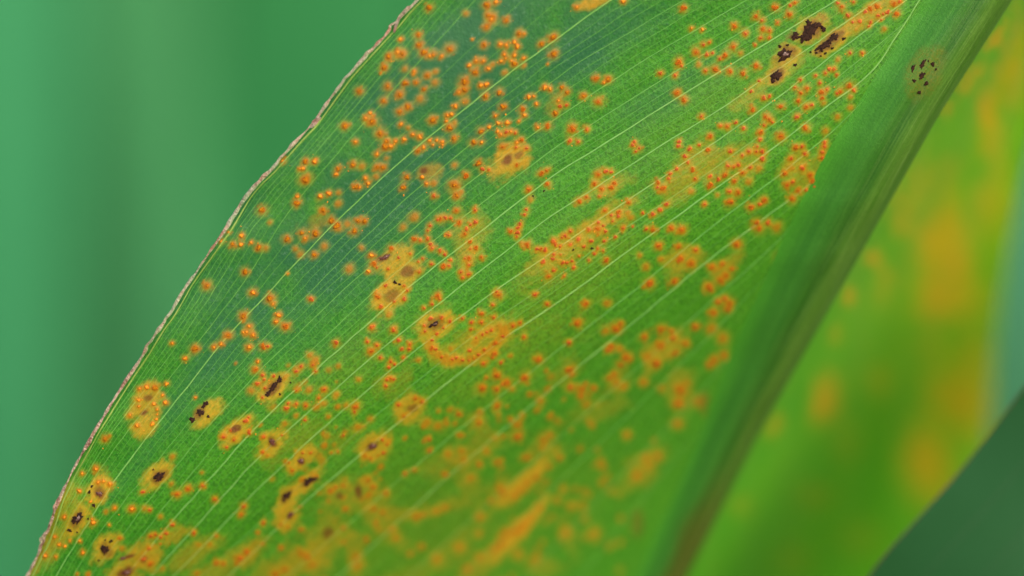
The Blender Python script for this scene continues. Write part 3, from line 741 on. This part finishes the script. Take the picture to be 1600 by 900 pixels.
# dry rolled margin
def tube(name, path, radius, mat, parent, nseg=8, flat=1.0):
    """path (n,3), radius (n,)"""
    n_ = len(path)
    T = np.gradient(path, axis=0); T /= np.linalg.norm(T, axis=1)[:, None]
    ref = np.array([0, -1.0, 0])
    A = np.cross(T, ref); A /= np.linalg.norm(A, axis=1)[:, None]
    B = np.cross(A, T)
    a = np.linspace(0, 2 * np.pi, nseg + 1)
    V = path[:, None, :] + radius[:, None, None] * (np.cos(a)[None, :, None] * A[:, None, :] + flat * np.sin(a)[None, :, None] * B[:, None, :])
    return grid_mesh(name, V, mat, parent)

ym = np.arange(-245, 1155, 2.0)
nz = lambda c, sd: value_noise((1, len(ym)), c, sd)[0]
off = 1.2 * (nz(6, 21) - .5) + 2.4 * (nz(18, 22) - .5)
for yc, amp, wd in [(40, 5, 4), (58, -2, 6), (83, 2.5, 4), (122, 2, 4), (190, -3, 7), (247, 2, 6), (275, 2, 5), (497, 2, 5), (540, 2.5, 5), (790, 3, 6), (838, 5, 6), (852, 2, 5)]:
    off = off - amp * np.exp(-((ym - yc) / wd) ** 2)
pxm = margin_x(ym) + 2 + off
rad = (2.1 + 1.7 * (nz(9, 23) - .4) + 1.1 * (nz(30, 24) - .5))
rad = np.clip(rad * 1.15 + 1.8 * (nz(4, 25) - .5), .9, 4.4) * PX
dmg = leaf_depth(margin_x(ym) + 2, ym) - .00005
margin, f = tube('dry_margin', P(pxm, ym, dmg), rad, M_MARGIN, leaf, 10, .6)
pm = np.zeros((len(ym), 11, 4)); pm[..., 3] = 1
brn = smooth(.25, .6, nz(22, 31)) * smooth(470, 640, ym) + .9 * np.exp(-((ym - 190) / 9) ** 2) + .7 * np.exp(-((ym - 785) / 22) ** 2) + .7 * smooth(850, 880, ym)
inn = .5 - .5 * np.cos(np.linspace(0, 2 * np.pi, 11))
pm[..., 0] = np.clip(brn, 0, 1)[:, None] * (.45 + .55 * inn)[None, :]
pm[..., 1] = inn[None, :]
add_attr(margin, 'paint', pm)
margin['label'] = 'thin dry straw-coloured rim, brown in places'
# inner bright line that follows the rim
path_x = margin_x(ym) + 10 + 1.2 * (nz(20, 41) - .5)
pth = P(path_x, ym, leaf_depth(path_x, ym) - .00006)
v, f = tube('vein', pth, np.full(len(ym), 1.1 * PX) * (.7 + .6 * nz(10, 42)), vein_mat('rim_vein', (.12, .22, .03), (.17, .26, .05)), lamina, 6, .5)

# dry flakes of skin lifting off the rim
def flake(pts, rise):
    c = [(sum(p[0] for p in pts) / len(pts), sum(p[1] for p in pts) / len(pts))] + list(pts)
    A = np.array(c, float)
    d = leaf_depth(A[:, 0], A[:, 1]) - rise * np.array([1.0] + [.6 + .4 * math.sin(i * 2.1) for i in range(len(pts))]) * PX
    front = P(A[:, 0], A[:, 1], d)
    back = P(A[:, 0], A[:, 1], d + 1.2 * PX)
    V = np.concatenate([front, back]); n_ = len(A); m_ = len(pts)
    F = [(0, 1 + i, 1 + (i + 1) % m_) for i in range(m_)] + [(n_, n_ + 1 + (i + 1) % m_, n_ + 1 + i) for i in range(m_)]
    F += [(1 + i, n_ + 1 + i, n_ + 1 + (i + 1) % m_, 1 + (i + 1) % m_) for i in range(m_)]
    o = mesh_obj('dry_flake', V, F, M_MARGIN, leaf, False)
for pts, r in [([(614, 49), (617, 51), (620, 42), (626, 28), (640, 9), (636, 9), (622, 25), (617, 36)], 4),
               ([(483, 200), (487, 200), (497, 192), (502, 183), (497, 182), (488, 188)], 3),
               ([(61, 846), (64, 849), (70, 842), (72, 836), (66, 837), (61, 841)], 4),
               ([(83, 793), (88, 796), (94, 784), (100, 768), (95, 770), (87, 782)], 3)]:
    flake(pts, r)

# veins
def add_vein(fn, width, mat, y0=-240, y1=1140, step=6.0):
    width *= .72
    yv = np.arange(y0, y1, step)
    xv = fn(yv)
    ok = (xv > margin_x(yv) + 7) & (xv < ribL(yv) + 10)
    yv, xv = yv[ok], xv[ok]
    if len(yv) < 5: return
    pth = P(xv, yv, leaf_depth(xv, yv) - .25 * width * PX)
    tp = np.minimum(1, np.minimum(np.arange(len(yv)), np.arange(len(yv))[::-1]) / 12. + .25)
    wv = .5 * width * PX * tp * (.85 + .3 * value_noise((1, len(yv)), 4, int(width * 100) + len(yv))[0])
    o = tube('vein', pth, wv, mat, lamina, 6, .35)[0]
    pv = np.stack([sample(YELL, xv, yv), sample(ORNG, xv, yv), sample(BRWN, xv, yv), 1 + 0 * xv], -1)
    add_attr(o, 'paint', np.repeat(pv[:, None, :], 7, 1))
    return o
wob = lambda fn, sd: (lambda y, a=value_noise((1, 500), 6, sd)[0] - .5: fn(y) + 2.2 * np.interp(y, np.linspace(-300, 1300, 500), a))
fns = [wob(f_, 100 + i) for i, f_ in enumerate(vein_fns)]
for i, (br, wd, _) in enumerate(VEINS):
    add_vein(fns[i], wd, M_VEINS[2] if br > .93 else (M_VEINS[1] if br > .7 else M_VEINS[1]))
allf = [margin_x] + fns
for fr, wd in ((.30, .9), (.48, 1.1), (.66, 1.2), (.83, .9)):
    add_vein(wob((lambda y, fr=fr: margin_x(y) * (1 - fr) + fns[0](y) * fr), 180 + int(fr * 10)), wd, M_VEINS[1] if fr in (.48,) else M_VEINS[0])
for i in range(1, len(allf) - 1):
    for fr, wd in (((.25, .8), (.5, 1.1), (.75, .8)) if i in (3, 4, 6, 7, 10) else ((.34, .9), (.67, .9))):
        fn = (lambda a, b, fr: (lambda y: a(y) * (1 - fr) + b(y) * fr))(allf[i], allf[i + 1], fr + random.uniform(-.05, .05))
        add_vein(wob(fn, 200 + i), wd, M_VEINS[0])

# ------------------------------------------------------------------ pustule meshes
def dome_mesh(name, seed, mat):
    r = np.random.default_rng(seed)
    rings, seg = 4, 10
    V = []; F = []; rise = []
    ph = r.random(6) * 6.28
    lob = .06 + r.random(3) * .26
    for i in range(rings):
        t = i / rings
        rr = math.cos(t * math.pi / 2) ** .8
        z = math.sin(t * math.pi / 2)
        for j in range(seg):
            a = 2 * math.pi * j / seg
            q = 1 + lob[0] * math.sin(2 * a + ph[0]) + lob[1] * math.sin(3 * a + ph[1]) + .28 * (r.random() - .5)
            V.append((rr * q * math.cos(a), rr * q * math.sin(a), z * .40 * (1 + .5 * (r.random() - .5)) - (.12 if i == 0 else 0)))
            rise.append(z)
    V.append((.1 * (r.random() - .5), .1 * (r.random() - .5), .38)); rise.append(1)
    for i in range(rings - 1):
        for j in range(seg):
            F.append((i * seg + j, i * seg + (j + 1) % seg, (i + 1) * seg + (j + 1) % seg, (i + 1) * seg + j))
    top = len(V) - 1
    for j in range(seg):
        F.append(((rings - 1) * seg + j, (rings - 1) * seg + (j + 1) % seg, top))
    me = bpy.data.meshes.new(name)
    me.from_pydata(V, [], F); me.shade_smooth()
    at = me.attributes.new('rise', 'FLOAT', 'POINT'); at.data.foreach_set('value', rise)
    me.materials.append(mat)
    return me, np.array(V), F, np.array(rise)
domes = [dome_mesh('pustule', 50 + i, M_PUST) for i in range(10)]
flats = [dome_mesh('pustule', 80 + i, M_OLD) for i in range(10)]

solid = [p for p in PUST if p[2] > 0 and p[0] > margin_x(p[1]) + 4 and p[0] < ribL(p[1]) + 14]
def shown(p):      # how large it shows: bigger and sharper first
    return p[2] * (1.0 if p[1] < 860 else .9)
solid.sort(key=shown, reverse=True)
big_ones, rest = solid[:300], solid[300:]
PXs = np.array([p[0] for p in solid]); PYs = np.array([p[1] for p in solid]); RRs = np.array([p[2] for p in solid])
pos, nrm = leaf_frame(PXs, PYs)
par_inv = Matrix()
SV = []; SF = []; SR = []; nv = 0
for i, (p0, n0, r0) in enumerate(zip(pos, nrm, RRs)):
    rot = Vector(n0).to_track_quat('Z', 'Y').to_matrix() @ Matrix.Rotation(random.uniform(0, 6.28), 3, 'Z')
    r = r0 * (.64 if PYs[i] < 640 or PXs[i] < 430 else .5) * PX * random.uniform(.6, 1.2)
    sx, sy, sz = r * random.uniform(.88, 1.12), r * random.uniform(.88, 1.12), r * random.uniform(.75, 1.2)
    loc = Vector(p0) + Vector(n0) * (.00008)
    ui = float(vein_index(np.array([PXs[i]]), np.array([PYs[i]]))[0]) + random.uniform(-.8, .8)
    flat_one = ui > 4.6
    if flat_one: sz *= .40
    if i < 300:
        o = bpy.data.objects.new('pustule', (flats if flat_one else domes)[i % len(domes)][0])
        col.objects.link(o)
        o.parent = lamina; o.matrix_parent_inverse = par_inv
        o.location = loc; o.rotation_euler = rot.to_euler(); o.scale = (sx, sy, sz)
    else:
        _, dv, df, dr_ = domes[i % len(domes)]
        R_ = np.array(rot)
        vv = (dv * np.array([sx, sy, sz])) @ R_.T + np.array(loc)
        SV.append(vv); SR.append(.48 - .42 * dr_ if flat_one else dr_)
        SF += [tuple(a + nv for a in ff) for ff in df]
        nv += len(vv)
# tiny spore crumbs scattered near pustules join the small ones
cr = np.random.default_rng(5)
for j in range(800):
    x, y, r = solid[cr.integers(len(solid))]
    a = cr.random() * 6.28; dd = r * (1.2 + 2.2 * cr.random() ** 1.5)
    x, y = x + dd * math.cos(a), y + dd * math.sin(a)
    if x < margin_x(y) + 8 or x > ribL(y): continue
    p0, n0 = leaf_frame(x, y)
    _, dv, df, dr_ = domes[j % len(domes)]
    rot = np.array(Vector(n0[0]).to_track_quat('Z', 'Y').to_matrix())
    q = (.35 + .8 * cr.random() ** 2.5) * PX
    vv = (dv * q * np.array([1, cr.uniform(.6, 1.4), 1])) @ rot.T + p0[0] + n0[0] * .00005
    SV.append(vv); SR.append(np.clip(dr_ + .3, 0, 1)); SF += [tuple(a_ + nv for a_ in ff) for ff in df]; nv += len(vv)
SV = np.concatenate(SV)
small = mesh_obj('small_pustules', SV, SF, M_PUSTF, lamina)
small.matrix_parent_inverse = par_inv
at = small.data.attributes.new('rise', 'FLOAT', 'POINT'); at.data.foreach_set('value', np.concatenate(SR).astype(np.float32))
small['kind'] = 'stuff'

# ------------------------------------------------------------------ black necrotic crusts
SPOTS = [  # x, y, half length, half width, angle (up to the right), has ashen centre
 (1266,48,15,9,60,0),(1259,58,12,7,30,0),(1275,40,9,5,10,0),(1264,36,6,5,80,0),(1243,56,7,6,20,0),(1252,57,5,3,0,0),(1287,45,4,5,60,0),(1284,41,3,2,0,0),
 (1226,85,14,8,35,1),(1219,72,3,2.5,0,0),(1231,70,2.5,2,0,0),(1213,118,11,7,50,0),(1208,127,4,3,60,0),(1243,101,3,2.5,0,0),
 (1288,71,13,6,38,0),(1303,58,9,5,45,0),(1297,64,6,4,40,0),(1319,60,3.2,2.5,50,0),(1301,75,2.5,2,50,0),(1290,83,2.5,2,40,0),(1276,82,2.5,1.8,20,0),(1285,79,2.5,2,30,0),(1267,81,1.8,1.4,0,0),(1283,87,1.6,1.3,0,0),
 (436,594,6,4.5,40,0),(426,606,10,4.5,48,0),(418,616,5,4,20,0),(437,616,2,2,0,0),(454,598,1.6,1.6,0,0),
 (320,632,7,4,55,0),(313,645,7,5,30,0),(300,656,5,4.5,20,0),(325,651,2.8,2.2,0,0),
 (248,745,11,6,40,0),(239,734,1.8,1.6,0,0),
 (120,811,11,7,60,1),(108,829,4,2.6,-10,0),(120,832,1.8,1.6,0,0),(146,790,3,3.2,60,0),(137,811,1.6,1.6,0,0),(139,769,3,2.5,30,0),(143,760,2.5,2,30,0),
 (163,859,8,6.5,70,0),(173,846,3.5,2.5,30,0),(164,844,1.6,1.5,0,0),(154,876,2,1.5,30,0),
 (191,873,5,2.5,25,0),(448,774,9,4.5,42,0),(443,781,4,2.5,50,0),(481,753,9,5.5,30,0),(492,749,5,2.5,15,0),(453,805,6,3.5,50,0),
 (678,507,8,4,25,1),(617,441,3.5,2.6,-10,0),(624,444,2.2,2,0,0),(833,306,1.6,1.6,0,0),(850,298,2,1.8,0,0),(925,388,2.4,2,0,0),(896,390,1.8,1.6,0,0),
 (155,772,5,4.5,30,1),(601,402,8,3.5,25,1),(470,721,4.5,4,30,1),(197,896,8,4,25,1),(582,698,7,4,25,1),(425,691,4,5.5,60,0)]
BROWNISH = {(453, 805), (470, 721), (582, 698), (601, 402), (155, 772), (425, 691), (197, 896), (191, 873)}
M_BROWNC = simple('brown_crust', (.035, .010, .007), (.11, .035, .022), 3000, .5, .3, (1, .0001))
def crust(x, y, a, b, ang, mat, name='dark_spot', rise=1.0, frame=None, seed=0, parent=None):
    r = np.random.default_rng(seed + int(x * 7 + y * 13))
    seg, rings = 30, 3
    ph = r.random(5) * 6.28
    V = []; F = []
    t = math.radians(ang); c, s = math.cos(t), math.sin(t)
    outl = [1 + .16 * math.sin(2 * q + ph[0]) + .16 * math.sin(3 * q + ph[1]) + .12 * math.sin(5 * q + ph[2]) + .13 * math.sin(8 * q + ph[3]) + .10 * math.sin(12 * q + ph[4]) + .30 * (r.random() - .5) for q in np.linspace(0, 6.283, seg, False)]
    PXY = [(x, y)]; H = [rise * .9 * (.6 + .6 * r.random())]
    for i in range(1, rings + 1):
        for j in range(seg):
            q = 2 * math.pi * j / seg
            rr = i / rings * outl[j]
            lx, ly = a * rr * math.cos(q), b * rr * math.sin(q)
            PXY.append((x + lx * c - ly * s, y - (lx * s + ly * c)))
            H.append(-.5 if i == rings else rise * (.35 + .8 * r.random()) * (1 if i == 1 else .8))
    A = np.array(PXY); H = np.array(H)
    if frame is None:
        V = P(A[:, 0], A[:, 1], leaf_depth(A[:, 0], A[:, 1]) - .00010 - .00009 * sample(ORNG, A[:, 0], A[:, 1]) - H * PX)
    else:
        V = P(A[:, 0], A[:, 1], frame(A[:, 0], A[:, 1]) - H * PX)
    for j in range(seg):
        F.append((0, 1 + (j + 1) % seg, 1 + j))
        for i in range(rings - 1):
            p = 1 + i * seg; q = p + seg
            F.append((p + j, p + (j + 1) % seg, q + (j + 1) % seg, q + j))
    # own origin at the spot
    o0 = Vector(tuple(V.mean(0)))
    V = V - np.array(o0)
    o = mesh_obj(name, V, F, mat)
    o.parent = parent or lamina; o.matrix_parent_inverse = par_inv
    o.location = o0
    return o
for x, y, a, b_, ang, ash in SPOTS:
    crust(x, y, a * .92, b_ * .92, ang, M_BROWNC if (x, y) in BROWNISH else M_BLACK)
    if ash:
        crust(x + 1.5, y - .5, a * .42, b_ * .42, ang, M_ASH, 'dead_tissue', 2.0)
def rib_depth(px, py):
    L = ribL(py); R_ = ribR(py)
    t = np.clip((px - L) / (R_ - L), 0, 1)
    return leaf_depth(L, py) + .00006 + .0004 * t - np.interp(t, tt, rib_prof) - .0001
for x, y, a, b_, ang in [(1442,100,7.5,4,60),(1458,100,4,2.6,70),(1463,108,2,1.4,60),(1427,106,6,3,65),(1441,118,6,4,45),(1448,130,4.5,2.5,60),(1429,126,2.8,2.6,30),(1437,144,3,2.2,40),(1451,95,1.5,1.5,0)]:
    crust(x, y, a, b_, ang, M_BLACK, 'dark_spot', .9, rib_depth, 3, midrib)

# ------------------------------------------------------------------ neighbouring dark leaf (edge crosses the yellowing half)
M_DARK = leafy('dark_leaf_blade', (.010, .054, .016), (.015, .068, .025), painted=False, trans=.1, rough=.55, veins=False, big=(40, 1), spec=.1)
dark = bpy.data.objects.new('dark_leaf', None); dark.empty_display_size = .01; col.objects.link(dark)
dk0 = P(np.array(1800.), np.array(1200.), .03); dark.location = tuple(map(float, dk0))
tag(dark, 'dark green leaf with thin brown rim in front of the yellowing blade', 'leaf')
edge = curve_fn([(2050, 300), (1780, 420), (1690, 500), (1604, 600), (1552, 672), (1500, 738), (1425, 822), (1380, 868), (1354, 905), (1300, 1000), (1240, 1120), (1200, 1210)], 30)
yd = np.arange(330, 1260, 8.)
sd = np.linspace(0, 1, 60) ** 1.2
YD = np.repeat(yd[:, None], 60, 1)
XD0 = edge(yd)[:, None]
XD = XD0 + 620 * sd[None, :]
YD2 = YD + 170 * sd[None, :]
sp_ = 620 * sd[None, :]
DD = .014 + .012 * np.sin(np.clip(sp_ / 620, 0, 1) * 2.6) - .016 * (sp_ / 620) ** 2 + .0006 * np.sin(YD * .02)
dl_, f = grid_mesh('lamina', P(XD, YD2, DD), M_DARK, dark)
add_uv(dl_, f, sp_ / 40. + 0 * YD, YD / 40.)
pe = P(edge(yd), yd, DD[:, 0])
tube('dry_margin', pe, np.full(len(yd), 1.1 * PX), simple('dark_rim', (.022, .040, .012), (.06, .035, .018), 300, .6), dark, 8, .8)
M_DARKV = vein_mat('dark_vein', (.011, .052, .014), (.014, .062, .020))
for sv in (.12, .24, .37, .5, .64, .78):
    j = int(np.argmin(abs(sd - sv)))
    pv = P(XD[:, j], YD2[:, j], DD[:, j] - .0001)
    tube('vein', pv, np.full(len(yd), .8 * PX), M_DARKV, dl_, 6, .5)

# ------------------------------------------------------------------ plants behind, far out of focus
def broad_leaf(name, label, px, d, width, length, lean, mat, z0, curl=.18, twist=0.0, group=None, ribmat=None):
    """upright blade: px = direction of its middle at mid-frame, d = metres behind the rusty leaf, z0 = base height"""
    kx = PX * (DIST + d) / DIST
    root = bpy.data.objects.new(name, None); root.empty_display_size = .02; col.objects.link(root)
    bx = (px - 800) * kx - lean * (0 - z0)
    root.location = (bx, d, z0)
    tag(root, label, 'leaf', group)
    nl, nw = 60, 21
    t = np.linspace(0, 1, nl)[:, None]; s = np.linspace(-1, 1, nw)[None, :]
    wv = width / 2 * (np.sin(np.pi * np.clip(t * .93 + .05, 0, 1)) ** .55)
    ang = twist
    xloc = s * wv; yloc = .3 * curl * width * (s ** 2) * .5 + .006 * np.sin(t * 9 + s * 2)
    X = bx + lean * length * t + xloc * math.cos(ang) - yloc * math.sin(ang)
    Y = d + xloc * math.sin(ang) + yloc * math.cos(ang) + .10 * length * t ** 2
    Z = z0 + length * t + 0 * s
    lam, f = grid_mesh('lamina', np.stack([X, Y, Z], -1), mat, root)
    add_uv(lam, f, s * 3 + 0 * t, t * 10 + 0 * s)
    c = nw // 2
    pth = np.stack([X[:, c], Y[:, c] - .002, Z[:, c]], -1)
    tube('midrib', pth, width * .035 * (1.1 - t[:, 0]), ribmat or mat, root, 8, .8)
    return root

M_TEAL = leafy('teal_blade', (.027, .172, .068), (.031, .185, .074), painted=False, veins=False, trans=.25, big=(14, 1), spec=.08, rough=.7)
M_DEEP = leafy('deep_green_blade', (.026, .175, .052), (.031, .188, .058), painted=False, veins=False, trans=.25, big=(14, 1), spec=.08, rough=.7)
M_PALE = leafy('pale_green_blade', (.038, .184, .066), (.043, .192, .070), painted=False, veins=False, trans=.25, big=(14, 1), spec=.08, rough=.7)
M_BLUE = leafy('blue_green_blade', (.034, .140, .070), (.040, .155, .078), painted=False, veins=False, trans=.2, big=(14, 1), spec=.08, rough=.7)

G = 'broad leaves growing behind the rusty leaf'
broad_leaf('broad_leaf', 'blurred teal green leaf behind, on the far side of the narrow pale blade', -150, .335, .066, .55, .0, M_TEAL, -.27)
broad_leaf('broad_leaf', 'narrow pale green upright blade, blurred, behind the rusty leaf rim', 235, .345, .044, .56, -.005, M_PALE, -.28)
broad_leaf('broad_leaf', 'blurred deep green leaf directly behind the rim of the rusty leaf', 690, .338, .105, .60, .01, M_DEEP, -.28)
broad_leaf('broad_leaf', 'blurred blue-green leaf seen past the edge of the yellowing blade', 1700, .16, .060, .42, -.05, M_BLUE, -.24)
k_ = 0
for i, (px, d, wd, mt) in enumerate([(-420, .42, .16, M_TEAL), (-40, .46, .17, M_TEAL), (330, .50, .18, M_DEEP), (720, .46, .17, M_TEAL), (1080, .50, .18, M_DEEP), (1480, .44, .16, M_TEAL), (1900, .48, .18, M_DEEP), (2300, .42, .16, M_TEAL)]):
    broad_leaf('broad_leaf', ('far blurred broad teal leaf filling the backdrop behind the other leaves' if mt is M_TEAL else 'far blurred broad deep green leaf filling the backdrop behind the other leaves'), px, d, wd, .75, .01 * (i % 3 - 1), mt, -.36, group=G)
